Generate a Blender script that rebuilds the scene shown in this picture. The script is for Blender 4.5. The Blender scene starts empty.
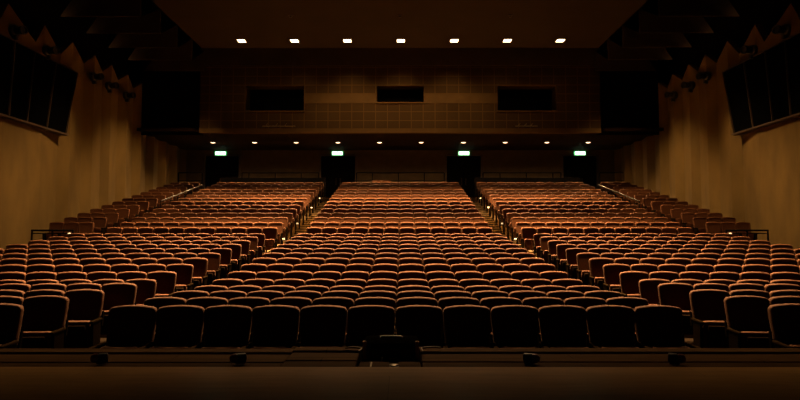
import bpy, bmesh, math, random
from mathutils import Vector, Matrix

random.seed(7)
PI = math.pi
scene = bpy.context.scene
COL = scene.collection

# ------------------------------------------------------------------ settings
scene.view_settings.view_transform = 'Standard'
scene.view_settings.look = 'None'
scene.view_settings.gamma = 1.0
scene.view_settings.exposure = 0.0
scene.view_settings.use_curve_mapping = False
scene.cycles.use_denoising = True
scene.cycles.max_bounces = 6
scene.cycles.diffuse_bounces = 1
scene.cycles.glossy_bounces = 3
scene.cycles.sample_clamp_indirect = 4.0
scene.cycles.caustics_reflective = False
scene.cycles.caustics_refractive = False

EYE = 1.744            # camera above the front house floor
STAGE = 0.954          # stage floor above the front house floor

# ------------------------------------------------------------------ materials
def mat(name, color, rough=0.7, noise=None, spec=0.5, metallic=0.0, sheen=0.0, bump=0.0, emit=None, estr=0.0):
    m = bpy.data.materials.new(name)
    m.use_nodes = True
    nt = m.node_tree
    b = nt.nodes['Principled BSDF']
    b.inputs['Base Color'].default_value = (*color, 1)
    b.inputs['Roughness'].default_value = rough
    b.inputs['Metallic'].default_value = metallic
    b.inputs['Specular IOR Level'].default_value = spec
    if sheen:
        b.inputs['Sheen Weight'].default_value = sheen
        b.inputs['Sheen Roughness'].default_value = 0.4
        b.inputs['Sheen Tint'].default_value = (1.0, 0.72, 0.5, 1)
    if emit:
        b.inputs['Emission Color'].default_value = (*emit, 1)
        b.inputs['Emission Strength'].default_value = estr
    if noise or bump:
        tc = nt.nodes.new('ShaderNodeTexCoord')
        mp = nt.nodes.new('ShaderNodeMapping')
        nz = nt.nodes.new('ShaderNodeTexNoise')
        nt.links.new(tc.outputs['Object'], mp.inputs['Vector'])
        nt.links.new(mp.outputs['Vector'], nz.inputs['Vector'])
        sc, amt, stretch = noise if noise else (60.0, 0.0, (1, 1, 1))
        mp.inputs['Scale'].default_value = stretch
        nz.inputs['Scale'].default_value = sc
        nz.inputs['Detail'].default_value = 6.0
        if amt:
            rp = nt.nodes.new('ShaderNodeValToRGB')
            c0 = tuple(max(0, c * (1 - amt)) for c in color)
            c1 = tuple(min(1, c * (1 + amt)) for c in color)
            rp.color_ramp.elements[0].position = 0.3
            rp.color_ramp.elements[1].position = 0.7
            rp.color_ramp.elements[0].color = (*c0, 1)
            rp.color_ramp.elements[1].color = (*c1, 1)
            nt.links.new(nz.outputs['Fac'], rp.inputs['Fac'])
            nt.links.new(rp.outputs['Color'], b.inputs['Base Color'])
        if bump:
            bp = nt.nodes.new('ShaderNodeBump')
            bp.inputs['Strength'].default_value = bump
            bp.inputs['Distance'].default_value = 0.01
            nt.links.new(nz.outputs['Fac'], bp.inputs['Height'])
            nt.links.new(bp.outputs['Normal'], b.inputs['Normal'])
    return m

M = {}
M['fabric'] = mat('seat_fabric', (0.052, 0.0178, 0.0052), 0.85, (35.0, 0.22, (1, 1, 1)), 0.08, sheen=0.01, bump=0.15)
M['cushion'] = mat('cushion_fabric', (0.052, 0.0178, 0.0052), 0.85, (35.0, 0.22, (1, 1, 1)), 0.08, sheen=0.01, bump=0.15)
M['shell'] = mat('back_shell_ply', (0.01, 0.006, 0.0035), 0.7, (8.0, 0.3, (1, 1, 8)), 0.0)
M['arm'] = mat('armrest_wood', (0.005, 0.003, 0.0014), 0.8, (10.0, 0.3, (1, 6, 1)), 0.0)
M['standard'] = mat('seat_standard_metal', (0.0035, 0.0022, 0.0011), 0.9, (20.0, 0.2, (1, 1, 1)), 0.0)
M['wall'] = mat('beige_plaster', (0.082, 0.0495, 0.0108), 0.9, (1.6, 0.16, (1, 1, 0.45)), 0.2, bump=0.1)
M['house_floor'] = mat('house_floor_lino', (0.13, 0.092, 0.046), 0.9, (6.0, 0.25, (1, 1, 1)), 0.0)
M['box_post'] = mat('box_post', (0.40, 0.22, 0.09), 0.6, None, 0.2)
M['post_wood'] = mat('post_wood', (0.08, 0.0425, 0.0175), 0.6, None, 0.2)
M['dark_floor'] = mat('dark_floor', (0.006, 0.004, 0.0025), 0.95, (40.0, 0.3, (1, 1, 1)), 0.0)  # darker tone for the lower floor and the strips on aisle steps
M['stage'] = None
M['dark'] = mat('matte_black', (0.0025, 0.0021, 0.0018), 0.9, None, 0.0)
M['dark_brown'] = mat('dark_brown_wood', (0.0275, 0.016, 0.009), 0.6, (5.0, 0.3, (1, 8, 8)), 0.4)
M['ceil'] = mat('ceiling_board', (0.015, 0.0095, 0.0045), 0.9, (0.7, 0.15, (1, 1, 1)), 0.1)
M['soffit'] = mat('soffit_board', (0.012, 0.007, 0.0035), 0.9, (0.7, 0.15, (1, 1, 1)), 0.02)
M['baffle'] = mat('baffle_board', (0.02, 0.012, 0.006), 0.9, (1.2, 0.2, (1, 1, 1)), 0.1)
M['backwall'] = mat('back_wall_panel', (0.055, 0.038, 0.020), 0.8, (2.5, 0.15, (1, 1, 1)), 0.2)
M['smooth'] = mat('pale_fascia', (0.036, 0.020, 0.0062), 0.8, (2.5, 0.1, (1, 1, 1)), 0.03)
M['lens'] = mat('downlight_lens', (0.9, 0.8, 0.7), 0.4, emit=(1.0, 0.74, 0.44), estr=5.0)
M['lens_small'] = mat('small_downlight_lens', (0.9, 0.8, 0.7), 0.4, emit=(1.0, 0.66, 0.38), estr=3.0)
M['step_lens'] = mat('step_light_lens', (0.9, 0.8, 0.6), 0.4, emit=(1.0, 0.68, 0.34), estr=0.9)
M['sign_green'] = mat('sign_green', (0.05, 0.35, 0.12), 0.4, emit=(0.10, 0.75, 0.22), estr=0.7)
M['sign_white'] = mat('sign_white', (0.9, 1.0, 0.9), 0.4, emit=(0.80, 1.0, 0.74), estr=3.0)
M['sign_mark'] = mat('sign_mark', (0.3, 0.8, 0.4), 0.4, emit=(0.45, 1.0, 0.55), estr=1.4)
M['glass'] = mat('dark_glass', (0.0012, 0.0012, 0.0012), 0.6, None, 0.0)
M['mullion'] = mat('bronze_bar', (0.03, 0.018, 0.007), 0.5, None, 0.4)
M['rail'] = mat('dark_rail_metal', (0.003, 0.0022, 0.0015), 0.7, None, 0.02)
M['handrail'] = mat('handrail_wood', (0.007, 0.004, 0.0018), 0.6, None, 0.05)
M['lamp_metal'] = mat('lamp_black_metal', (0.010, 0.009, 0.008), 0.5, None, 0.3)
M['red_lens'] = mat('red_glass', (0.08, 0.01, 0.0075), 0.35, None, 0.4)
M['tape'] = mat('pale_tape', (0.225, 0.165, 0.095), 0.6, None, 0.3)
M['brass'] = mat('dull_brass', (0.05, 0.031, 0.0125), 0.35, None, 0.5, metallic=0.7)
M['cable'] = mat('black_cable', (0.012, 0.011, 0.010), 0.45, None, 0.4)

def stage_material(name, c0, c1, rough, plank, joint, spec=.06):
    m = bpy.data.materials.new(name); m.use_nodes = True
    nt = m.node_tree; b = nt.nodes['Principled BSDF']
    tc = nt.nodes.new('ShaderNodeTexCoord'); mp = nt.nodes.new('ShaderNodeMapping')
    nz = nt.nodes.new('ShaderNodeTexNoise'); rp = nt.nodes.new('ShaderNodeValToRGB')
    nt.links.new(tc.outputs['Object'], mp.inputs['Vector'])
    mp.inputs['Scale'].default_value = (1.2, 9, 1)
    nt.links.new(mp.outputs['Vector'], nz.inputs['Vector'])
    nz.inputs['Scale'].default_value = 2.2; nz.inputs['Detail'].default_value = 8
    rp.color_ramp.elements[0].color = (*c0, 1); rp.color_ramp.elements[1].color = (*c1, 1)
    rp.color_ramp.elements[0].position = .3; rp.color_ramp.elements[1].position = .72
    nt.links.new(nz.outputs['Fac'], rp.inputs['Fac'])
    br = nt.nodes.new('ShaderNodeTexBrick')
    nt.links.new(tc.outputs['Object'], br.inputs['Vector'])
    br.inputs['Scale'].default_value = 1.0
    br.inputs['Brick Width'].default_value = plank[0]; br.inputs['Row Height'].default_value = plank[1]
    br.inputs['Mortar Size'].default_value = joint
    br.inputs['Color1'].default_value = (1, 1, 1, 1); br.inputs['Color2'].default_value = (.86, .86, .86, 1)
    br.inputs['Mortar'].default_value = (.35, .35, .35, 1)
    mx = nt.nodes.new('ShaderNodeMixRGB'); mx.blend_type = 'MULTIPLY'; mx.inputs['Fac'].default_value = 1
    nt.links.new(rp.outputs['Color'], mx.inputs['Color1']); nt.links.new(br.outputs['Color'], mx.inputs['Color2'])
    nt.links.new(mx.outputs['Color'], b.inputs['Base Color'])
    n2 = nt.nodes.new('ShaderNodeTexNoise'); n2.inputs['Scale'].default_value = 5
    nt.links.new(tc.outputs['Object'], n2.inputs['Vector'])
    mr = nt.nodes.new('ShaderNodeMapRange'); mr.inputs['To Min'].default_value = rough - .07; mr.inputs['To Max'].default_value = rough + .08
    nt.links.new(n2.outputs['Fac'], mr.inputs['Value']); nt.links.new(mr.outputs['Result'], b.inputs['Roughness'])
    b.inputs['Specular IOR Level'].default_value = spec
    return m
M['stage'] = stage_material('stage_boards', (0.19, 0.105, 0.037), (0.27, 0.152, 0.056), 0.34, (3.6, 0.6), 0.0015)
M['lid'] = stage_material('dark_stage_lid', (0.034, 0.018, 0.0075), (0.058, 0.031, 0.0125), 0.45, (2.4, 0.14), 0.004, .004)

def tile_material():
    m = bpy.data.materials.new('acoustic_tiles'); m.use_nodes = True
    nt = m.node_tree; b = nt.nodes['Principled BSDF']
    tc = nt.nodes.new('ShaderNodeTexCoord'); mp = nt.nodes.new('ShaderNodeMapping')
    mp.inputs['Rotation'].default_value = (PI / 2, 0, 0)
    mp.inputs['Location'].default_value = (0.03, 0.0, 0)
    br = nt.nodes.new('ShaderNodeTexBrick')
    nt.links.new(tc.outputs['Object'], mp.inputs['Vector']); nt.links.new(mp.outputs['Vector'], br.inputs['Vector'])
    br.offset = 0.0
    br.inputs['Scale'].default_value = 1.0
    br.inputs['Brick Width'].default_value = 0.57; br.inputs['Row Height'].default_value = 0.43
    br.inputs['Mortar Size'].default_value = 0.022
    br.inputs['Color1'].default_value = (0.019, 0.0103, 0.0032, 1); br.inputs['Color2'].default_value = (0.021, 0.0115, 0.0036, 1)
    br.inputs['Mortar'].default_value = (0.037, 0.0205, 0.0066, 1)
    nt.links.new(br.outputs['Color'], b.inputs['Base Color'])
    b.inputs['Roughness'].default_value = .85
    b.inputs['Specular IOR Level'].default_value = .03
    return m
M['tiles'] = tile_material()

# ------------------------------------------------------------------ object helpers
def link_mesh(name, bm, material, parent=None, smooth=False, loc=None):
    me = bpy.data.meshes.new(name)
    bm.normal_update()
    bm.to_mesh(me); bm.free()
    mats = material if isinstance(material, (list, tuple)) else [material]
    for m_ in mats:
        me.materials.append(m_)
    if smooth:
        for p in me.polygons: p.use_smooth = p.area < .06
        try: me.set_sharp_from_angle(angle=math.radians(40))
        except Exception: pass
    o = bpy.data.objects.new(name, me)
    COL.objects.link(o)
    if parent: o.parent = parent
    if loc: o.location = loc
    return o

def tag(o, label=None, cat=None, group=None, kind=None):
    if label: o['label'] = label
    if cat: o['category'] = cat
    if group: o['group'] = group
    if kind: o['kind'] = kind
    return o

def empty(name, loc=(0, 0, 0), rz=0.0):
    o = bpy.data.objects.new(name, None)
    o.empty_display_size = 0.1
    COL.objects.link(o)
    o.location = loc; o.rotation_euler = (0, 0, rz)
    return o

def copy_tree(o, parent=None):
    c = o.copy(); COL.objects.link(c); c.parent = parent
    for ch in list(o.children):
        copy_tree(ch, c)
    return c

def box(bm, x0, x1, y0, y1, z0, z1, bevel=0.0, seg=2, mi=0):
    g = bmesh.ops.create_cube(bm, size=1.0)
    vs = g['verts']
    for v in vs:
        v.co = Vector((x0 + (v.co.x + .5) * (x1 - x0), y0 + (v.co.y + .5) * (y1 - y0), z0 + (v.co.z + .5) * (z1 - z0)))
    fs = list({f for v in vs for f in v.link_faces})
    for f in fs: f.material_index = mi
    if bevel:
        es = list({e for v in vs for e in v.link_edges})
        bmesh.ops.bevel(bm, geom=es, offset=bevel, segments=seg, affect='EDGES', profile=0.5)

def cyl(bm, p0, p1, r0, r1=None, n=16, cap=True):
    r1 = r0 if r1 is None else r1
    p0 = Vector(p0); p1 = Vector(p1); d = (p1 - p0)
    q = d.to_track_quat('Z', 'Y')
    a = []; b = []
    for i in range(n):
        t = 2 * PI * i / n
        a.append(bm.verts.new(p0 + q @ Vector((math.cos(t) * r0, math.sin(t) * r0, 0))))
        b.append(bm.verts.new(p1 + q @ Vector((math.cos(t) * r1, math.sin(t) * r1, 0))))
    for i in range(n):
        bm.faces.new((a[i], a[(i + 1) % n], b[(i + 1) % n], b[i]))
    if cap:
        bm.faces.new(list(reversed(a))); bm.faces.new(b)

def quad(bm, pts, mi=0):
    f = bm.faces.new([bm.verts.new(Vector(p)) for p in pts]); f.material_index = mi
    return f

def lathe(bm, profile, n=20, center=(0, 0, 0), axis='Z'):
    rings = []
    for r, h in profile:
        ring = []
        for i in range(n):
            t = 2 * PI * i / n
            v = Vector((r * math.cos(t), r * math.sin(t), h))
            if axis == 'X': v = Vector((h, v.x, v.y))
            ring.append(bm.verts.new(Vector(center) + v))
        rings.append(ring)
    for a, b in zip(rings, rings[1:]):
        for i in range(n):
            bm.faces.new((a[i], a[(i + 1) % n], b[(i + 1) % n], b[i]))
    bm.faces.new(list(reversed(rings[0]))); bm.faces.new(rings[-1])
    bmesh.ops.recalc_face_normals(bm, faces=bm.faces)

# ------------------------------------------------------------------ seat geometry (faces -Y, origin on floor below the crown of the back)
RECLINE = math.tan(math.radians(8))

def back_outline(top, bot, half_top, half_bot, arch, rc, nc):
    """outline in x, z (counter-clockwise seen from -Y), arched crown, rounded upper corners, tapering downwards"""
    pts = []
    zs = top - arch
    # crown from left to right
    n = 8 if nc >= 4 else 4
    inner = half_top - rc
    right = []
    for i in range(n + 1):
        t = i / n
        x = inner * (-1 + 2 * t)
        right.append((x, top - arch * 0.62 * (abs(x) / half_top) ** 2.2))
    zc = right[-1][1] - rc
    corner = []
    for i in range(1, nc + 1):
        a = PI / 2 * (1 - i / nc)
        corner.append((inner + rc * math.cos(a), zc + rc * math.sin(a)))
    low = [(half_top - .006, .80), (half_bot + (half_top - half_bot) * .42, .64), (half_bot, bot + .03), (half_bot - .03, bot)]
    r = corner + low
    l = [(-x, z) for x, z in reversed(r)]
    pts = l + right + r
    return pts[::-1]

def back_mesh(nc=4, bev=2, pad=True):
    bm = bmesh.new()
    o = back_outline(1.0, 0.44, 0.2585, 0.220, 0.046, 0.058, nc)
    th = 0.095
    f = [bm.verts.new((x, -th / 2, z)) for x, z in o]
    b = [bm.verts.new((x, th / 2, z)) for x, z in o]
    ff = bm.faces.new(f); fb = bm.faces.new(list(reversed(b)))
    n = len(o)
    for i in range(n):
        bm.faces.new((f[(i + 1) % n], f[i], b[i], b[(i + 1) % n]))
    bmesh.ops.recalc_face_normals(bm, faces=bm.faces)
    rim = [e for e in bm.edges if (e.verts[0].co.y < 0) == (e.verts[1].co.y < 0)]
    bmesh.ops.bevel(bm, geom=rim, offset=0.024, segments=bev, affect='EDGES', profile=0.5)
    if pad:
        front = max((q for q in bm.faces if q.normal.y < -.9), key=lambda q: q.calc_area())
        bmesh.ops.inset_region(bm, faces=[front], thickness=0.010, depth=0.0)
        bmesh.ops.inset_region(bm, faces=[front], thickness=0.006, depth=-0.012)
        bmesh.ops.inset_region(bm, faces=[front], thickness=0.010, depth=0.0)
    for v in bm.verts:
        v.co.y += (v.co.z - 1.0) * RECLINE
    return bm

def shell_mesh(nc=3):
    bm = bmesh.new()
    o = back_outline(0.955, 0.40, 0.225, 0.20, 0.03, 0.05, nc)
    f = [bm.verts.new((x, 0.045, z)) for x, z in o]
    b = [bm.verts.new((x, 0.062, z)) for x, z in o]
    bm.faces.new(f); bm.faces.new(list(reversed(b)))
    n = len(o)
    for i in range(n):
        bm.faces.new((f[(i + 1) % n], f[i], b[i], b[(i + 1) % n]))
    bmesh.ops.recalc_face_normals(bm, faces=bm.faces)
    for v in bm.verts:
        v.co.y += (v.co.z - 1.0) * RECLINE
    return bm

def cushion_mesh(seg=3):
    bm = bmesh.new()
    box(bm, -0.212, 0.212, -0.295, -0.185, 0.235, 0.605, 0.035, seg)
    for v in bm.verts:                       # tipped up, leaning forward a little, narrower at the hinge
        k = (v.co.z - 0.235) / 0.37
        v.co.y += -0.07 * k + 0.01
        v.co.x *= 0.92 + 0.08 * k
    return bm

def pan_mesh():
    bm = bmesh.new()
    box(bm, -0.17, 0.17, -0.352, -0.302, 0.26, 0.55, 0.012, 1)
    for v in bm.verts:
        k = (v.co.z - 0.235) / 0.37
        v.co.y += -0.07 * k + 0.018
    return bm

def arm_mesh(x, seg=2):
    bm = bmesh.new()
    box(bm, x - 0.027, x + 0.027, -0.44, -0.10, 0.585, 0.622, 0.012, seg)
    for v in bm.verts:                       # the front end turns down
        if v.co.y < -0.36: v.co.z -= 0.012
    return bm

def standard_mesh(x):
    bm = bmesh.new()
    box(bm, x - 0.018, x + 0.018, -0.40, -0.135, 0.03, 0.588, 0.006, 1)
    for v in bm.verts:
        if v.co.z < 0.25: v.co.y = v.co.y * 0.9 - 0.02
    box(bm, x - 0.026, x + 0.026, -0.43, -0.12, 0.0, 0.03, 0.005, 1)
    n0 = len(bm.verts)
    bm.verts.ensure_lookup_table()
    old = set(bm.verts)
    box(bm, x - 0.008, x + 0.008, 0.0, 0.045, 0.50, 0.70, 0.003, 1)      # bracket added between the backs to close off light in the gap
    for v in bm.verts:
        if v not in old: v.co.y += (v.co.z - 1.0) * RECLINE
    return bm

W = 0.52
def make_seat():
    r = empty('theatre_seat')
    bk = link_mesh('backrest', back_mesh(5, 3), M['fabric'], r, True)
    link_mesh('back_shell', shell_mesh(), M['shell'], r, True)
    cu = link_mesh('seat_cushion', cushion_mesh(3), M['cushion'], r, True)
    link_mesh('seat_pan', pan_mesh(), M['shell'], cu, True)
    link_mesh('armrest', arm_mesh(-W / 2), M['arm'], r, True)
    link_mesh('side_panel', standard_mesh(-W / 2), M['standard'], r, False)
    return r

ARM_R = None; STD_R = None
def end_parts(root):
    global ARM_R, STD_R
    if ARM_R is None:
        ARM_R = link_mesh('armrest', arm_mesh(W / 2), M['arm'], root, True)
        STD_R = link_mesh('side_panel', standard_mesh(W / 2), M['standard'], root, False)
        return
    for s in (ARM_R, STD_R):
        c = s.copy(); COL.objects.link(c); c.parent = root

# ------------------------------------------------------------------ rows
SP = 323.4
YR = {}; ZR = {}
for k in range(1, 15): YR[k] = SP * (0.0212 + 0.00287 * (k - 1))
for k in range(15, 30): YR[k] = SP * (0.0645 + 0.0029 * (k - 15))
_low = [0, 0, 0, 0, .040, .118, .214, .303, .388, .477, .568, .662, .762, .857]
for k in range(1, 15): ZR[k] = _low[k - 1]
for k in range(15, 30): ZR[k] = 1.073 + 0.1993 * (k - 15)
SIDE_A = math.radians(5.0)
AISLE_X = 4.07
UP_X0 = 10.70                                # first edge of the blocks along the walls

def seat_spots():
    """every seat: (row, block, index from the aisle or left, x, y, z, rotation, is_end)"""
    out = []
    for k in range(1, 29):
        for i in range(12):
            out.append((k, 'centre', i, -3.12 + W * (i + .5), YR[k], ZR[k], 0.0, i == 11))
        for s in (-1, 1):
            a = SIDE_A if k <= 14 else 0.0
            for i in range(11):
                d = W * .5 + (.5275 if k <= 14 else W) * i
                out.append((k, 'left' if s < 0 else 'right', i, s * (AISLE_X + d * math.cos(a)), YR[k] - d * math.sin(a) + (.14 if k == 4 else 0), ZR[k] + (.02 if k < 4 else .03 if k == 4 else 0),
                            -s * a * -1 if False else s * -a, (i == 0 and s < 0) or (i == 10 and s > 0)))
            if k >= 16:
                for i in range(3):
                    d = W * (i + .5)
                    out.append((k, 'left wall' if s < 0 else 'right wall', i, s * (UP_X0 + d), YR[k], ZR[k], 0.0, (i == 0 and s < 0) or (i == 2 and s > 0)))
    for i in range(2):
        out.append((29, 'centre', i, -1.02 + W * (i - .5), YR[29] - .05, ZR[29], 0.0, i == 1))
    return out
SPOTS = seat_spots()

CAM = Vector((0.067, 0.0, EYE)); PITCH = math.atan(37 / 622); YAW = 1.4 / 622
def project(x, y, z):
    dx, dy, dz = x - CAM.x, y, z - EYE
    dx, dy = dx * math.cos(YAW) + dy * math.sin(YAW), -dx * math.sin(YAW) + dy * math.cos(YAW)
    depth = dy * math.cos(PITCH) + dz * math.sin(PITCH)
    up = -dy * math.sin(PITCH) + dz * math.cos(PITCH)
    return 400 + 622 * dx / depth, 200 - 622 * up / depth

ORD = 'first second third fourth fifth sixth seventh eighth ninth tenth eleventh twelfth thirteenth fourteenth'.split()
single, rest = [], []
for s in SPOTS:
    k, blk, i, x, y, z, rz, end = s
    px, py = project(x, y, z + .95)
    pw = 622 * W / y / 2
    vis = px + pw * .75 > 0 and px - pw * .75 < 800
    (single if (vis and k <= 12 and len(single) < 300) else rest).append(s)

proto = make_seat()
first = True
for k, blk, i, x, y, z, rz, end in single:
    o = proto if first else copy_tree(proto)
    first = False
    o.location = (x, y, z); o.rotation_euler = (0, 0, rz)
    row = 'front' if k == 1 else ORD[k - 1]
    if blk == 'centre':
        lab = 'brown tip-up theatre seat, %s from the left in the %s row of the centre block' % (ORD[i], row)
    else:
        lab = 'brown tip-up theatre seat, %s from the aisle in the %s row of the %s block' % (ORD[i], row, blk)
    tag(o, lab, 'seat', 'tip-up seats in the lower rows of the stalls')
# ends get their second arm after all copies are made
roots = [o for o in COL.objects if o.type == 'EMPTY' and o.name.startswith('theatre_seat')]
for o, s in zip(roots, single):
    if s[7]: end_parts(o)

# the rest of the seats: one object
def seat_template():
    parts = [(back_mesh(3, 2), 0), (shell_mesh(2), 1), (cushion_mesh(2), 2), (arm_mesh(-W / 2, 1), 3), (standard_mesh(-W / 2), 4)]
    ends = [(arm_mesh(W / 2, 1), 3), (standard_mesh(W / 2), 4)]
    def pack(lst):
        V, F, MI = [], [], []
        for bm, mi in lst:
            base = len(V)
            bm.verts.index_update()
            V += [v.co.copy() for v in bm.verts]
            for f in bm.faces:
                F.append([v.index + base for v in f.verts]); MI.append(mi)
            bm.free()
        return V, F, MI
    return pack(parts), pack(ends)
T0, T1 = seat_template()
V, F, MI = [], [], []
for k, blk, i, x, y, z, rz, end in rest:
    mtx = Matrix.Translation((x, y, z)) @ Matrix.Rotation(rz, 4, 'Z')
    for t in ((T0, T1) if end else (T0,)):
        b = len(V)
        V.extend([tuple(mtx @ c) for c in t[0]])
        F.extend([[q + b for q in f] for f in t[1]])
        MI.extend(t[2])
me = bpy.data.meshes.new('theatre_seats')
me.from_pydata(V, [], F)
for m_ in (M['fabric'], M['shell'], M['cushion'], M['arm'], M['standard']): me.materials.append(m_)
me.polygons.foreach_set('material_index', MI)
me.polygons.foreach_set('use_smooth', [p.area < .06 for p in me.polygons])
try: me.set_sharp_from_angle(angle=math.radians(40))
except Exception: pass
me.update()
so = bpy.data.objects.new('theatre_seats', me); COL.objects.link(so)
tag(so, 'the many brown tip-up theatre seats of the farther rows up to the back', 'seats', None, 'stuff')

# ------------------------------------------------------------------ floor of the house
def yb(k):       # where the terrace of row k begins (centre line)
    if k == 15: return YR[15] - .75
    return YR[k - 1] + .16
def house_floor():
    bm = bmesh.new()
    XW = 12.95; T = math.tan(SIDE_A)
    xs = [-XW, -AISLE_X, AISLE_X, XW]
    def yoff(x, y, lower): return y - (T * (abs(x) - AISLE_X) if lower and abs(x) > AISLE_X else 0)
    segs = []                                  # (start, z, lower)
    segs.append((3.0, 0.0, False))
    for k in range(5, 15): segs.append((yb(k), ZR[k], True))
    segs.append((YR[14] + .2, 0.93, True))
    for k in range(15, 30): segs.append((yb(k), ZR[k], False))
    for n, (y0, z, lower) in enumerate(segs):
        if n + 1 < len(segs): y1, z1, l1 = segs[n + 1]
        else: y1, z1, l1 = 37.0, None, False
        for xa, xb in zip(xs, xs[1:]):
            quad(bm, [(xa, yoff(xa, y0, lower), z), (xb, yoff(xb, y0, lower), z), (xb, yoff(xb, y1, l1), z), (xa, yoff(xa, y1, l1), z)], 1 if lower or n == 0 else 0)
            if z1 is not None and z1 > z:
                quad(bm, [(xa, yoff(xa, y1, l1), z), (xb, yoff(xb, y1, l1), z), (xb, yoff(xb, y1, l1), z1), (xa, yoff(xa, y1, l1), z1)])
    # half steps in the aisles of the upper section
    for k in range(16, 30):
        for xa, xb in ((-AISLE_X + .03, -3.16), (3.16, AISLE_X - .03), (-UP_X0 + .03, -9.86), (9.86, UP_X0 - .03)):
            y1 = yb(k)
            for yn, zn in ((y1, ZR[k]), (y1 - .45, ZR[k - 1] + .0997)): box(bm, xa, xb, yn - .004, yn + .06, zn - .03, zn + .004, mi=1)
            box(bm, xa, xb, y1 - .45, y1 + .002, ZR[k - 1] - .01, ZR[k - 1] + .0997)
    return tag(link_mesh('floor', bm, [M['house_floor'], M['dark_floor']]), kind='structure')
house_floor()

# ------------------------------------------------------------------ side walls: folded plaster bays with gabled tops
PEAKS = [5.0, 7.1, 9.2, 11.3, 13.4, 15.5, 17.6, 19.62, 21.67, 23.56, 25.29, 26.8, 28.4, 30.0, 31.6, 33.2, 34.8, 36.4]
VALLEYS = [6.7, 8.8, 10.9, 13.0, 15.1, 17.2, 19.2, 21.22, 23.2, 24.92, 26.5, 28.0, 29.6, 31.2, 32.8, 34.4, 36.0, 37.3]
VZ = [6.7] * 7 + [6.75, 6.92, 7.05, 7.14] + [7.15] * 7
def side_wall(s, name):
    bm = bmesh.new()
    cols = []
    for p, v, vz in zip(PEAKS, VALLEYS, VZ):
        cols.append((p, 12.60, EYE + 7.52)); cols.append((v, 12.64 if v < 22.5 else 12.86, EYE + vz))
    for (ya, xa, za), (yb_, xb, zb) in zip(cols, cols[1:]):
        quad(bm, [(s * xa, ya, -.1), (s * xb, yb_, -.1), (s * xb, yb_, zb), (s * xa, ya, za)])
        quad(bm, [(s * (xa + .25), ya, -.1), (s * (xb + .25), yb_, -.1), (s * (xb + .25), yb_, zb), (s * (xa + .25), ya, za)])
        quad(bm, [(s * xa, ya, za), (s * xb, yb_, zb), (s * (xb + .25), yb_, zb), (s * (xa + .25), ya, za)])
    bmesh.ops.recalc_face_normals(bm, faces=bm.faces)
    return tag(link_mesh(name, bm, M['wall']), kind='structure')
side_wall(-1, 'wall_left'); side_wall(1, 'wall_right')

# dark void behind and above the gables
bm = bmesh.new()
box(bm, -13.6, -13.4, 5, 37.5, 0, 12.6); box(bm, 13.4, 13.6, 5, 37.5, 0, 12.6)
tag(link_mesh('wall_outer', bm, M['dark']), kind='structure')

# ------------------------------------------------------------------ ceiling
CZ = EYE + 8.66
bm = bmesh.new()
box(bm, -9.1, 9.1, 8.0, 28.1, CZ, CZ + .3)
tag(link_mesh('ceiling', bm, M['ceil']), kind='structure')
bm = bmesh.new()
box(bm, -13.6, 13.6, 5.0, 37.5, 12.6, 12.8)
tag(link_mesh('ceiling_upper', bm, M['dark']), kind='structure')
for s, nm in ((-1, 'ceiling_left'), (1, 'ceiling_right')):
    bm = bmesh.new()
    zb = EYE + 7.9
    for j in range(-5, 6):
        y = 21.85 + 1.83 * j
        # transverse baffle with a slanted outer edge, seven centimetres thick
        pr = [(9.3, zb), (12.17, zb), (11.55, zb + .95), (9.3, zb + .95)]
        a = [bm.verts.new((s * x, y, z)) for x, z in pr]; b = [bm.verts.new((s * x, y + .07, z)) for x, z in pr]
        bm.faces.new(a); bm.faces.new(b[::-1])
        for i in range(4): bm.faces.new((a[i], a[(i + 1) % 4], b[(i + 1) % 4], b[i]))
        # board sloping from the foot of this baffle up to the head of the next
        quad(bm, [(s * 9.3, y + .07, zb), (s * 12.17, y + .07, zb), (s * 11.55, y + 1.83, zb + .95), (s * 9.3, y + 1.83, zb + .95)])
    bmesh.ops.recalc_face_normals(bm, faces=bm.faces)
    tag(link_mesh(nm, bm, M['baffle']), kind='structure')

# sprinkler heads in the ceiling
for n, (px, nm) in enumerate(((288, 'left'), (399.5, 'middle'), (512, 'right'))):
    Y = 8.55 * 622 / 223.0
    x = (px - 401) / 622 * Y + .067
    r = empty('sprinkler', (x, Y, CZ))
    b1 = bmesh.new(); cyl(b1, (0, 0, -.03), (0, 0, 0), .09, .10, 16); link_mesh('rose', b1, M['lamp_metal'], r, True)
    b2 = bmesh.new(); cyl(b2, (0, 0, -.09), (0, 0, -.03), .05, .03, 12); link_mesh('head', b2, M['lamp_metal'], r, True)
    tag(r, 'small dark round sprinkler head on the ceiling, %s one of three' % nm, 'sprinkler', 'sprinkler heads on the ceiling')

# ------------------------------------------------------------------ upper back wall with the control room windows
UY = 29.5
def ux(px): return (px - 401) / 622 * UY + .067
def uz(py, Y=UY): return EYE + Y * math.tan(PITCH + math.atan((200 - py) / 622))
openings = [(ux(243.5), ux(302.5), uz(111), uz(85.5)), (ux(376), ux(424), uz(102.5), uz(85.5)), (ux(498.5), ux(557.5), uz(111), uz(85.5))]
z_lip0, z_lip1 = uz(133), uz(128.5)
ztop = uz(66)
def wall_grid(bm, x0, x1, z0, z1, y, holes):
    xs = sorted({x0, x1} | {v for h in holes for v in h[:2]}); zs = sorted({z0, z1} | {v for h in holes for v in h[2:] if z0 < v < z1})
    for a, b in zip(xs, xs[1:]):
        for c, d in zip(zs, zs[1:]):
            mx, mz = (a + b) / 2, (c + d) / 2
            if any(h[0] < mx < h[1] and h[2] < mz < h[3] for h in holes): continue
            quad(bm, [(a, y, c), (b, y, c), (b, y, d), (a, y, d)])
bm = bmesh.new(); wall_grid(bm, -9.6, 9.6, z_lip1, ztop, UY, openings)
uw = link_mesh('wall_back_upper', bm, M['tiles']); tag(uw, kind='structure')
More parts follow.
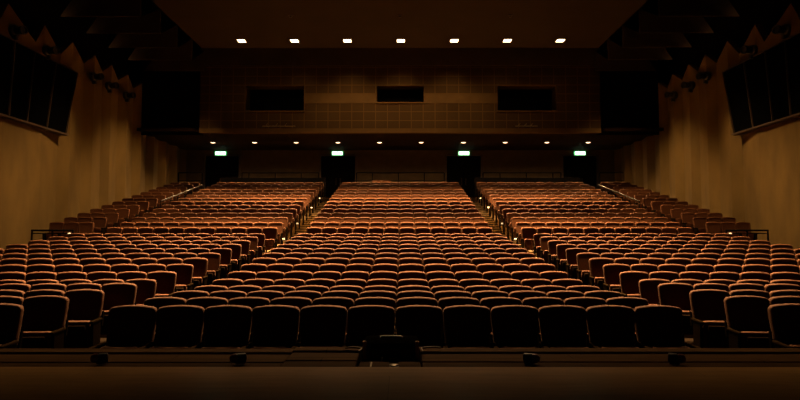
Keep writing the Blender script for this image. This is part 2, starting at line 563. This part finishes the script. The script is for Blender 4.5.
bm = bmesh.new(); box(bm, -9.6, 9.6, UY - .05, UY + .30, z_lip0, z_lip1); tag(link_mesh('trim_1', bm, M['smooth']), kind='structure')
bm = bmesh.new(); box(bm, -9.6, 9.6, UY - .10, UY + .2, ztop, CZ + 1.2); tag(link_mesh('trim_2', bm, M['baffle']), kind='structure')
bm = bmesh.new()
for q in (-1, 1): box(bm, *sorted((q * 9.6, q * 12.6)), UY + .5, UY + .6, z_lip0, CZ + 1.2)
tag(link_mesh('wall_recess', bm, M['dark']), kind='structure')
# pale plain band between the windows
bm = bmesh.new()
for a, b in ((openings[0][1], openings[1][0]), (openings[1][1], openings[2][0])):
    box(bm, a, b, UY - .02, UY + .02, uz(103.3), uz(93.2))
tag(link_mesh('trim_3', bm, M['smooth']), kind='structure')
for n, (a, b, c, d) in enumerate(openings):
    dp = 0.9
    bm = bmesh.new()
    quad(bm, [(a, UY, c), (b, UY, c), (b, UY + dp, c), (a, UY + dp, c)]); quad(bm, [(a, UY, d), (b, UY, d), (b, UY + dp, d), (a, UY + dp, d)])
    quad(bm, [(a, UY, c), (a, UY, d), (a, UY + dp, d), (a, UY + dp, c)]); quad(bm, [(b, UY, c), (b, UY, d), (b, UY + dp, d), (b, UY + dp, c)])
    w = link_mesh('window_%d' % (n + 1), bm, M['smooth']); tag(w, kind='structure')
    g = bmesh.new(); box(g, a, b, UY + dp - .02, UY + dp, c, d); link_mesh('pane', g, M['glass'], w)
    g = bmesh.new(); box(g, a - .05, b + .05, UY - .06, UY + .12, c - .05, c + .012, .008, 1); link_mesh('window_sill', g, M['smooth'], w)
    for xx in ([(a * 2 + b) / 3, (a + 2 * b) / 3] if n != 1 else [(a + b) / 2]):
        g = bmesh.new(); box(g, xx - .025, xx + .025, UY + dp - .06, UY + dp - .02, c, d); link_mesh('mullion', g, M['dark'], w)

# ledge microphones / clamps below the outer control windows
for px0, px1, nm in ((261, 294, 'left'), (516, 538, 'right')):
    r = empty('ledge_bracket', ((ux(px0) + ux(px1)) / 2, UY - .04, uz(126.5)))
    L = (ux(px1) - ux(px0)) / 2
    b1 = bmesh.new(); cyl(b1, (-L, -.04, 0), (L, -.04, 0), .018, n=8); link_mesh('bar', b1, M['brass'], r)
    for q in (-.8, -.2, .35):
        b1 = bmesh.new(); cyl(b1, (q * L, -.04, 0), (q * L + .1, -.06, .13), .02, .012, n=8); link_mesh('clamp', b1, M['brass'], r)
    b1 = bmesh.new(); box(b1, -.05, .05, -.04, .03, -.02, .02); link_mesh('wall_plate', b1, M['rail'], r)
    tag(r, 'thin brass bar with small clamps on the wall under the %s dark window' % nm, 'bracket')

# ------------------------------------------------------------------ soffit and back wall under it
BY = 36.5
SZ = EYE + 5.12
bm = bmesh.new(); box(bm, -12.8, 12.8, UY + .3, BY + .2, SZ, SZ + .15)
tag(link_mesh('ceiling_soffit', bm, M['soffit']), kind='structure')
FZ = ZR[29]
def bx_(px): return (px - 401) / 622 * BY + .067
door_px = [(203.5, 237.5, 'behind the left side aisle'), (320, 354.5, 'behind the left centre aisle'), (446.5, 481, 'behind the right centre aisle'), (563.5, 597.5, 'behind the right side aisle')]
dtop = EYE + BY * math.tan(PITCH + math.atan((200 - 155.8) / 622))
holes = [(bx_(a), bx_(b), FZ, dtop) for a, b, _ in door_px]
bm = bmesh.new(); wall_grid(bm, -13.0, 13.0, FZ, SZ, BY, holes)
tag(link_mesh('wall_back', bm, M['backwall']), kind='structure')
for n, (a, b, c, d) in enumerate(holes):
    fr = bmesh.new()
    box(fr, a - .12, a, BY - .06, BY + .3, c, d + .1, .01, 1); box(fr, b, b + .12, BY - .06, BY + .3, c, d + .1, .01, 1); box(fr, a, b, BY - .06, BY + .3, d, d + .1, .01, 1)
    dr = link_mesh('door_%d' % (n + 1), fr, M['dark_brown']); tag(dr, kind='structure')
    m_ = (a + b) / 2
    for q, (u, v) in enumerate(((a, m_ - .006), (m_ + .006, b))):
        l = bmesh.new(); box(l, u, v, BY + .12, BY + .18, c + .01, d, .006, 1)
        lf = link_mesh('door_leaf', l, M['dark'], dr)
        h = bmesh.new(); hx = m_ + (-.12 if q == 0 else .12)
        cyl(h, (hx, BY + .07, c + .95), (hx, BY + .07, c + 1.35), .016, n=10)
        for zz in (1.0, 1.3): cyl(h, (hx, BY + .07, c + zz), (hx, BY + .125, c + zz), .010, n=8)
        link_mesh('door_handle', h, M['brass'], lf)

# exit signs
sign_px = [(219.5, 'at the far left'), (336.8, 'behind the left centre aisle'), (463.7, 'behind the right centre aisle'), (580.0, 'at the far right')]
for n, (px, where) in enumerate(sign_px):
    zc = EYE + BY * math.tan(PITCH + math.atan((200 - 153.6) / 622))
    r = empty('exit_sign', (bx_(px), BY - .12, zc))
    b1 = bmesh.new(); box(b1, -.33, .33, -.03, .12, -.125, .125, .012, 2); link_mesh('housing', b1, M['sign_green'], r)
    b1 = bmesh.new(); box(b1, -.295, .295, -.036, -.028, -.095, .095); fc = link_mesh('face', b1, M['sign_white'], r)
    b1 = bmesh.new()                                   # running figure in a doorway, pale green on the lit face
    box(b1, -.05, .05, -.039, -.0365, -.075, .075)
    link_mesh('pictogram', b1, M['sign_mark'], fc)
    tag(r, 'lit green and white exit sign over a door, ' + where, 'exit sign', 'exit signs over the rear doors')
    L = bpy.data.lights.new('exit_sign_glow', 'AREA'); L.shape = 'RECTANGLE'; L.size = .6; L.size_y = .2; L.energy = 0.35; L.color = (.35, 1.0, .35)
    lo = bpy.data.objects.new('exit_sign_glow', L); COL.objects.link(lo); lo.location = (bx_(px), BY - .2, zc); lo.rotation_euler = (PI / 2 + .5, 0, 0)
    lo.visible_glossy = True

# ------------------------------------------------------------------ lamps
def spot(name, loc, energy, angle, blend, color, radius=.15, aim=None):
    L = bpy.data.lights.new(name, 'SPOT'); L.energy = energy * 4.0; L.spot_size = math.radians(angle); L.spot_blend = blend
    L.color = color; L.shadow_soft_size = radius
    o = bpy.data.objects.new(name, L); COL.objects.link(o); o.location = loc
    if aim is not None:
        o.rotation_euler = (Vector(aim) - Vector(loc)).to_track_quat('-Z', 'Y').to_euler()
    return o
WARM = (1.0, 0.60, 0.27)
LX = [(px - 401) / 622 * 27.0 * 1.0165 + .067 for px in (241, 294, 347, 400.5, 454, 507, 560)]
POW = [0.25, 0.5, 0.95, 1.0, 0.95, 0.5, 0.25]
fixture = None
def ceiling_fixture(x, y, label, group, z=None):
    global fixture
    if fixture is None:
        fixture = empty('ceiling_downlight')
        f = bmesh.new()
        for a in ((-.23, -.17, -.28, .28), (.17, .23, -.28, .28), (-.17, .17, -.28, -.22), (-.17, .17, .22, .28)):
            box(f, a[0], a[1], a[2], a[3], -.02, 0)
        link_mesh('frame', f, M['baffle'], fixture)
        f = bmesh.new(); box(f, -.17, .17, -.22, .22, -.008, 0); link_mesh('lens', f, M['lens'], fixture)
        o = fixture
    else: o = copy_tree(fixture)
    o.location = (x, y, CZ if z is None else z)
    tag(o, label, 'ceiling light', group)
for n, x in enumerate(LX):
    where = ['leftmost of seven', 'second from the left of seven', 'third from the left of seven', 'middle one of seven', 'third from the right of seven', 'second from the right of seven', 'rightmost of seven'][n]
    ceiling_fixture(x, 27.0, 'bright square downlight in the ceiling above the rear wall, ' + where, 'bright downlights along the ceiling edge')
    spot('downlight_beam', (x, 27.0, CZ - .06), 9000, 68, 1.0, WARM, .2, (x, 25.3, ZR[20]))
    spot('fascia_beam', (x, 27.0, CZ - .06), 420 * (.08, .3, .9, 1, .8, .25, .08)[n], 84, 1.0, WARM, .3, (x, UY, EYE + 5.2))
    if n in (0, 6):
        q = -1 if n == 0 else 1
        spot('added_wall_spot', (x, 27.0, CZ - .06), 1900, 60, 1.0, WARM, .2, (q * 12.6, 28.2, EYE - .2))  # wall spots here and below are added, with no fixture of their own
ROWSN = ['leftmost of seven', 'second from the left of seven', 'third from the left of seven', 'middle one of seven', 'third from the right of seven', 'second from the right of seven', 'rightmost of seven']
for n, x in enumerate(LX):
    ceiling_fixture(x, 21.9, 'square downlight in the ceiling above the cross aisle, ' + ROWSN[n], 'downlights above the cross aisle')
    if n in (0, 6):
        q = -1 if n == 0 else 1
        spot('added_wall_spot', (x, 21.9, CZ - .06), 1700, 60, 1.0, WARM, .2, (q * 12.6, 22.9, EYE - .7))
    spot('downlight_beam', (x, 21.9, CZ - .06), 11500, 64, 1.0, WARM, .2, (x, 18.8, 0))
for j, (Y, e, t, what) in enumerate(((14.3, 5700, 4.4, 'the lower rows'), (18.1, 8000, 4.4, 'the middle rows'))):
    for n, x in enumerate(LX):
        ceiling_fixture(x, Y, 'square downlight in the ceiling above %s, %s' % (what, ROWSN[n]), 'downlights above ' + what)
        if n in (0, 6): spot('added_wall_spot', (x, Y, CZ - .06), 1150, 60, 1.0, WARM, .2, ((-1 if n == 0 else 1) * 12.6, Y, EYE - 1.0))
        spot('downlight_beam', (x, Y, CZ - .06), e, 56, 1.0, WARM, .2, (x, Y - t, 0))

for n in range(9):  # row added out of view to light the upper seats from above
    x = (n - 4) * 2.26 + .067
    ceiling_fixture(x, 30.35, 'added unseen downlight behind the soffit front edge, ' + ('middle one of nine' if n == 4 else '%s from the %s of nine' % ((ORD[n], 'left') if n < 4 else (ORD[8 - n], 'right'))), 'added downlights behind the soffit edge', SZ)
    spot('added_edge_beam', (x, 30.35, SZ - .06), 1150, 84, 1.0, WARM, .1, (x, 28.9, ZR[25]))
small = None
for n, px in enumerate((211, 253, 295, 337, 379, 421, 463.5, 505.5, 547.5, 589)):
    Y = 33.4; x = (px - 401) / 622 * Y + .067
    if small is None:
        small = empty('soffit_downlight')
        f = bmesh.new(); lathe(f, [(.13, -.02), (.17, -.02), (.18, 0), (.13, 0)], 20); link_mesh('ring', f, M['baffle'], small, True)
        f = bmesh.new(); lathe(f, [(.05, -.05), (.12, -.03), (.125, -.012), (.12, -.004)], 20); link_mesh('bulb', f, M['lens_small'], small, True)
        o = small
    else: o = copy_tree(small)
    o.location = (x, Y, SZ)
    side = '%s from the %s' % ((ORD[n], 'left') if n < 5 else (ORD[9 - n], 'right'))
    tag(o, 'small round downlight under the low soffit, %s in the row of ten' % side, 'downlight', 'small downlights under the soffit')
    spot('soffit_beam', (x, Y, SZ - .07), 560, 104, .9, WARM, .06, (x, Y - 1.0, ZR[28]))
    if n in (0, 9): spot('added_wall_spot', (x, Y, SZ - .07), 28, 100, 1.0, WARM, .06, ((-1 if n == 0 else 1) * 12.6, 31.6, EYE + 1.6))  # extra fill spot added to brighten the far end of the wall
    spot('soffit_spill', (x, Y, SZ - .07), 80, 158, 1.0, WARM, .06)

# round lamps on the gables of the side walls
lampp = None
for s, nm in ((-1, 'left'), (1, 'right')):
    for q, (Y, z) in enumerate(((19.85, 6.69), (21.75, 6.60), (25.1, 6.54), (26.45, 6.50), (28.15, 6.47))):
        z += EYE
        if lampp is None:
            lampp = empty('wall_lamp')
            f = bmesh.new(); lathe(f, [(.17, -.02), (.19, 0), (.19, .13), (.15, .16)], 20, axis='X'); link_mesh('mounting_drum', f, M['lamp_metal'], lampp, True)
            f = bmesh.new(); lathe(f, [(.12, .16), (.125, .36), (.15, .40), (.15, .46), (.125, .46), (.11, .40)], 20, axis='X'); link_mesh('lamp_barrel', f, M['lamp_metal'], lampp, True)
            f = bmesh.new(); box(f, .02, .2, -.05, .05, -.30, -.16, .01, 1); link_mesh('bracket', f, M['lamp_metal'], lampp)
            o = lampp
        else: o = copy_tree(lampp)
        o.location = (s * 12.585, Y, z); o.rotation_euler = (0, 0, (0 if s < 0 else PI) + s * .25)
        tag(o, 'dark round lamp on a gable of the %s wall, %s from the stage' % (nm, ORD[q]), 'wall lamp', 'round lamps along the side walls')
    for j in range(0, 4):        # spots added without a lamp to light the ceiling baffle corners
        y = 21.85 + 1.83 * j
        spot('added_baffle_spot', (s * 12.3, y - .35, EYE + 7.7), 1.6, 60, .9, WARM, .03, (s * 11.9, y, EYE + 8.1))

# lighting gallery windows in the side walls
for s, nm in ((-1, 'window_4'), (1, 'window_5')):
    fr = bmesh.new()
    X0, X1 = 12.48, 12.90
    z0, z1 = EYE + 3.86, EYE + 6.35
    bot = [22.75, 21.5, 20.35, 19.4, 18.4, 17.4, 16.4, 15.4, 14.4]
    top = [23.40, 21.95, 20.65, 19.55, 18.45, 17.4, 16.4, 15.4, 14.4]
    bot = [v * 1.0155 for v in bot]; top = [v * 1.0155 for v in top]
    ys, ye, yt = bot[-1], bot[0], top[0]
    def slab_yz(bm, pr, xa, xb):
        a = [bm.verts.new((s * xa, y, z)) for y, z in pr]; b = [bm.verts.new((s * xb, y, z)) for y, z in pr]
        bm.faces.new(a); bm.faces.new(b[::-1])
        for i in range(len(pr)): bm.faces.new((a[i], a[(i + 1) % len(pr)], b[(i + 1) % len(pr)], b[i]))
        bmesh.ops.recalc_face_normals(bm, faces=bm.faces)
    # frame: head, sill and end
    slab_yz(fr, [(ys, z0 - .06), (ye + .02, z0 - .06), (ye + .03, z0), (ys, z0)], X0 - .05, X1)
    slab_yz(fr, [(ys, z1), (yt + .03, z1), (yt + .03, z1 + .05), (ys, z1 + .05)], X0, X1)
    wn = link_mesh(nm, fr, M['dark_brown']); tag(wn, kind='structure')
    for b1, b0, t1, t0 in zip(bot, bot[1:], top, top[1:]):
        g = bmesh.new(); slab_yz(g, [(b0, z0), (b1, z0), (t1, z1), (t0, z1)], X0 + .05, X1); link_mesh('pane', g, M['glass'], wn)
    for b1, t1 in zip(bot, top):
        g = bmesh.new(); slab_yz(g, [(b1 - .018, z0), (b1 + .018, z0), (t1 + .018, z1), (t1 - .018, z1)], X0, X0 + .06); link_mesh('mullion', g, M['mullion'], wn)

# ------------------------------------------------------------------ rails
def tube_path(bm, pts, r, n=8):
    for a, b in zip(pts, pts[1:]): cyl(bm, a, b, r, n=n)
RY = 35.2
def rail_segment(xa, xb, posts, label):
    r = empty('railing', ((xa + xb) / 2, RY, FZ))
    h = EYE + RY * math.tan(PITCH + math.atan((200 - 172.7) / 622)) - FZ
    c = (xa + xb) / 2
    b1 = bmesh.new(); cyl(b1, (xa - c, 0, h), (xb - c, 0, h), .03, n=10); link_mesh('top_rail', b1, M['rail'], r, True)
    b1 = bmesh.new(); cyl(b1, (xa - c, 0, h - .45), (xb - c, 0, h - .45), .02, n=10); link_mesh('lower_rail', b1, M['rail'], r, True)
    for px in posts:
        b1 = bmesh.new(); box(b1, px - c - .03, px - c + .03, -.03, .03, 0, h, .004, 1); link_mesh('post', b1, M['rail'], r)
    tag(r, label, 'railing', 'railings behind the last row')
def rx(px): return (px - 401) / 622 * RY + .067
rail_segment(rx(241), rx(318), [rx(p) for p in (241, 248, 274.5, 300.5, 318)], 'dark rail with slim posts behind the last row of the left block')
rail_segment(rx(356), rx(444), [rx(p) for p in (356, 372, 398, 424, 444)], 'dark rail with slim posts behind the last row of the centre block')
rail_segment(rx(483), rx(561), [rx(p) for p in (483, 500, 526.5, 553, 561)], 'dark rail with slim posts behind the last row of the right block')
rail_segment(rx(600), rx(625), [rx(p) for p in (600, 625)], 'short dark rail in the right rear corner behind the wall seats')
rail_segment(rx(177), rx(201), [rx(p) for p in (177, 201)], 'short dark rail in the left rear corner behind the wall seats')

for s, nm in ((-1, 'left'), (1, 'right')):
    # low partition behind the last row
    xa, xb = sorted((s * 4.05, s * 9.75))
    p = bmesh.new(); box(p, xa, xb, 33.62, 33.72, FZ, EYE + 3.22, .01, 1)
    o = link_mesh('partition', p, M['dark']); tag(o, 'low black partition right behind the last row of the %s block' % nm, 'partition')
    # guard rail where the seats along the wall begin
    y = 20.55; z0 = ZR[15]; zt = EYE + .22
    r = empty('guard_rail', (s * 11.46, y, z0))
    b1 = bmesh.new(); tube_path(b1, [(-.70, 0, zt - z0), (.70, 0, zt - z0)], .03, 10); link_mesh('top_rail', b1, M['rail'], r, True)
    b1 = bmesh.new(); tube_path(b1, [(-.70, 0, zt - z0 - .1), (.70, 0, zt - z0 - .1)], .015, 8); link_mesh('lower_rail', b1, M['rail'], r, True)
    for q in (-.68, 0, .68):
        b1 = bmesh.new(); cyl(b1, (q, 0, 0), (q, 0, zt - z0), .03, n=10); link_mesh('post', b1, M['rail'], r, True)
    tag(r, 'short black guard rail in front of the seats along the %s wall' % nm, 'guard rail')
    # sloping handrail in the side aisle
    r = empty('handrail', (s * 10.25, 29.0, ZR[24]))
    def hz(yy): return 1.073 + .1993 * (yy - YR[15]) / (SP * .0029) + .98 - ZR[24]
    ya, yb_ = YR[21] + .1, YR[27]
    b1 = bmesh.new(); cyl(b1, (0, ya - 29, hz(ya)), (0, yb_ - 29, hz(yb_)), .032, n=10); link_mesh('rail', b1, M['handrail'], r, True)
    for k in (21, 23, 25, 27):
        yy = YR[k] - .1 if k > 21 else YR[k] + .12
        b1 = bmesh.new(); cyl(b1, (0, yy - 29, ZR[k] - ZR[24] if k > 21 else ZR[21] - ZR[24]), (0, yy - 29, hz(yy) - .01), .02, n=8); link_mesh('post', b1, M['rail'], r, True)
    tag(r, 'sloping brown handrail beside the steps of the %s side aisle' % nm, 'handrail')

# small step lights on aisle ends
steps = {24: .0, 22: 0, 19: 0, 16: 0}
lightp = None
def step_light(x, y, z, label):
    global lightp
    if lightp is None:
        lightp = empty('step_light')
        f = bmesh.new(); box(f, -.03, .03, -.05, .05, -.06, .06, .01, 1); link_mesh('case', f, M['rail'], lightp)
        f = bmesh.new(); box(f, -.034, .034, -.054, .02, -.03, .03, .012, 2); link_mesh('lens', f, M['step_lens'], lightp)
        o = lightp
    else: o = copy_tree(lightp)
    o.location = (x, y, z); tag(o, label, 'step light', 'small step lights at the aisle ends of rows')
for s, nm in ((-1, 'left'), (1, 'right')):
    for q, k in enumerate((16, 19, 23, 26)):
        step_light(s * 3.995, YR[k] - .3, ZR[k] + .40, 'tiny warm step light by the %s centre aisle, %s from the bottom' % (nm, ORD[q]))
    for q, k in enumerate((21, 25)):
        step_light(s * 9.885, YR[k] - .3, ZR[k] + .52, 'tiny warm step light by the %s side aisle, %s of two' % (nm, ('lower', 'upper')[q]))
    step_light(s * 10.85, 20.46, ZR[15] + .78, 'tiny warm step light on the guard rail by the %s wall' % nm)

# ------------------------------------------------------------------ stage
E0, E1 = 3.84, 4.44
bm = bmesh.new(); box(bm, -9.5, 9.5, -3.0, E0, STAGE - .12, STAGE)
tag(link_mesh('floor_stage', bm, M['stage']), kind='structure')
bm = bmesh.new(); box(bm, -9.5, 9.5, E0 - .2, E1 + .02, 0.0, STAGE - .124)
tag(link_mesh('wall_stage_front', bm, M['dark_brown']), kind='structure')
def sx(px, Y): return (px - 401) / 622 * Y + .067
lids = [(-9.4, sx(286.5, 4.1), 'long dark timber cover along the stage edge, left half', .0),
        (sx(287.5, 4.1), sx(358, 4.1), 'short dark timber cover on the stage edge left of the gap', .012),
        (sx(420.5, 4.1), 9.4, 'long dark timber cover along the stage edge, right half', .004)]
for a, b, lab, up in lids:
    r = empty('edge_cover', ((a + b) / 2, (E0 + E1) / 2, STAGE - .12))
    c = (a + b) / 2
    for q, (y0, y1, dz) in enumerate(((E0 + .012, E0 + .20, -.016), (E0 + .21, E0 + .47, -.012), (E0 + .485, E1 + .03, 0.0))):
        g = bmesh.new(); box(g, a - c, b - c, y0 - (E0 + E1) / 2, y1 - (E0 + E1) / 2, 0, .12 + dz + up, .006, 1)
        link_mesh('board', g, M['lid'], r)
    tag(r, lab, 'stage edge cover', 'timber covers along the stage edge')
# board left in the gap
a, b = sx(359, 3.95), sx(420, 3.95)
g = bmesh.new(); box(g, a, b, E0 + .012, E0 + .21, STAGE - .12, STAGE - .008, .006, 1)
o = link_mesh('gap_board', g, M['lid']); tag(o, 'narrow brown board across the gap at the middle of the stage edge', 'board')

# black box with two posts standing in the gap
r = empty('equipment_box', (sx(391, 4.3), 4.31, STAGE - .12))
g = bmesh.new(); box(g, -.185, .185, -.17, .15, 0, .215, .02, 2); link_mesh('body', g, M['dark'], r, True)
g = bmesh.new(); box(g, -.16, .16, -.18, -.165, .02, .18, .004, 1); link_mesh('grille', g, M['cable'], r)
for q in (-.172, .172):
    g = bmesh.new(); box(g, q - .012, q + .012, -.19, -.165, .11, .228, .003, 1); link_mesh('corner_post', g, M['box_post'], r)
g = bmesh.new(); cyl(g, (-.07, -.02, .23), (.07, -.02, .23), .01, n=10); cyl(g, (-.07, -.02, .2), (-.07, -.02, .23), .008, n=8); cyl(g, (.07, -.02, .2), (.07, -.02, .23), .008, n=8); link_mesh('carry_handle', g, M['cable'], r, True)
tag(r, 'black equipment box with brown corner posts in the gap at the stage edge', 'box')

def cable(name, pts, rad, m_, label, cat):
    cu = bpy.data.curves.new(name, 'CURVE'); cu.dimensions = '3D'; cu.bevel_depth = rad; cu.bevel_resolution = 3
    sp = cu.splines.new('NURBS'); sp.points.add(len(pts) - 1); sp.use_endpoint_u = True; sp.order_u = 4
    for p, c in zip(sp.points, pts): p.co = (*c, 1)
    tmp = bpy.data.objects.new(name + '_c', cu)
    COL.objects.link(tmp)
    me_ = bpy.data.meshes.new_from_object(tmp.evaluated_get(bpy.context.evaluated_depsgraph_get()))
    bpy.data.objects.remove(tmp)
    me_.materials.clear(); me_.materials.append(m_)
    for p in me_.polygons: p.use_smooth = True
    o_ = bpy.data.objects.new(name, me_); COL.objects.link(o_)
    return tag(o_, label, cat)
zs = STAGE + .0215
xl, xr = sx(360, 4.35), sx(420, 4.35)
cable('cable', [(xl - .10, 4.36, zs), (xl - .05, 4.33, zs + .015), (xl - .01, 4.36, zs), (xl + .015, 4.31, zs + .01), (xl + .012, 4.27, zs + .003), (xl + .0, 4.22, zs)], .007, M['post_wood'], 'brown cable end curling over the left side of the gap', 'cable')
cable('cable', [(xr + .14, 4.38, zs), (xr + .08, 4.36, zs + .01), (xr + .03, 4.38, zs), (xr - .0, 4.33, zs + .008), (xr + .005, 4.27, zs + .003), (xr + .01, 4.22, zs)], .007, M['post_wood'], 'brown cable end curling over the right side of the gap', 'cable')
g = bmesh.new(); box(g, sx(370.3, 3.93), sx(371.8, 3.93), 3.86, 4.02, STAGE - .008, STAGE - .004)
tag(link_mesh('tape_strip', g, M['tape']), 'pale upright strip of tape on the narrow board in the gap', 'tape')
g = bmesh.new(); box(g, sx(381.0, 4.05), sx(382.2, 4.05), 4.052, 4.06, STAGE - .12, STAGE + .016, .001, 1)
tag(link_mesh('pin', g, M['tape']), 'small pale pin standing at the front of the black box', 'pin')
r = empty('floor_catch', (sx(393.8, 3.9), 3.90, STAGE - .008))
g = bmesh.new(); lathe(g, [(.022, 0), (.03, .002), (.03, .010), (.02, .014)], 18); link_mesh('plate', g, M['brass'], r, True)
g = bmesh.new(); box(g, -.026, .026, -.05, -.03, 0, .004); link_mesh('slot', g, M['cable'], r)
tag(r, 'oval metal floor catch on the narrow board in the gap', 'catch')
g = bmesh.new(); box(g, sx(388.5, 4.0), sx(398.5, 4.0), 4.02, 4.05, STAGE - .008, STAGE + .012, .004, 1)
tag(link_mesh('wood_block', g, M['arm']), 'small brown wood block lying against the black box', 'block')

# round lamps with red lenses set at the stage edge
foot = None
for px, nm in ((103, 'far left'), (240, 'inner left'), (529, 'inner right'), (672, 'far right')):
    Y = 3.98; s = -1 if px < 400 else 1
    if foot is None:
        foot = empty('foot_lamp')
        f = bmesh.new(); lathe(f, [(.02, -.05), (.030, -.043), (.030, .0), (.026, .010)], 20, axis='X'); link_mesh('housing', f, M['lamp_metal'], foot, True)
        f = bmesh.new(); lathe(f, [(.025, .010), (.030, .014), (.029, .035), (.020, .050), (.008, .055)], 20, axis='X'); link_mesh('red_lens', f, M['red_lens'], foot, True)
        f = bmesh.new(); box(f, -.04, .02, -.022, .022, -.035, -.026, .003, 1); link_mesh('foot', f, M['lamp_metal'], foot)
        o = foot
    else: o = copy_tree(foot)
    o.location = (sx(px, Y), Y, STAGE - .016 + .043); o.rotation_euler = (0, 0, 0.5 if s > 0 else PI - .5)
    o.rotation_euler.z = (-.45 if s > 0 else PI + .45)
    tag(o, 'small black round lamp with red lens at the stage edge, %s' % nm, 'foot lamp', 'round lamps at the stage edge')

# ------------------------------------------------------------------ world and camera
w = bpy.data.worlds.new('house_dark'); scene.world = w; w.use_nodes = True
w.node_tree.nodes['Background'].inputs['Color'].default_value = (0, 0, 0, 1)
w.node_tree.nodes['Background'].inputs['Strength'].default_value = 0
cd = bpy.data.cameras.new('camera'); cd.sensor_width = 36.0; cd.lens = 36.0 * 622 / 800; cd.clip_end = 200
co = bpy.data.objects.new('camera', cd); COL.objects.link(co)
co.location = CAM; co.rotation_euler = (PI / 2 + PITCH, 0, YAW)
scene.camera = co
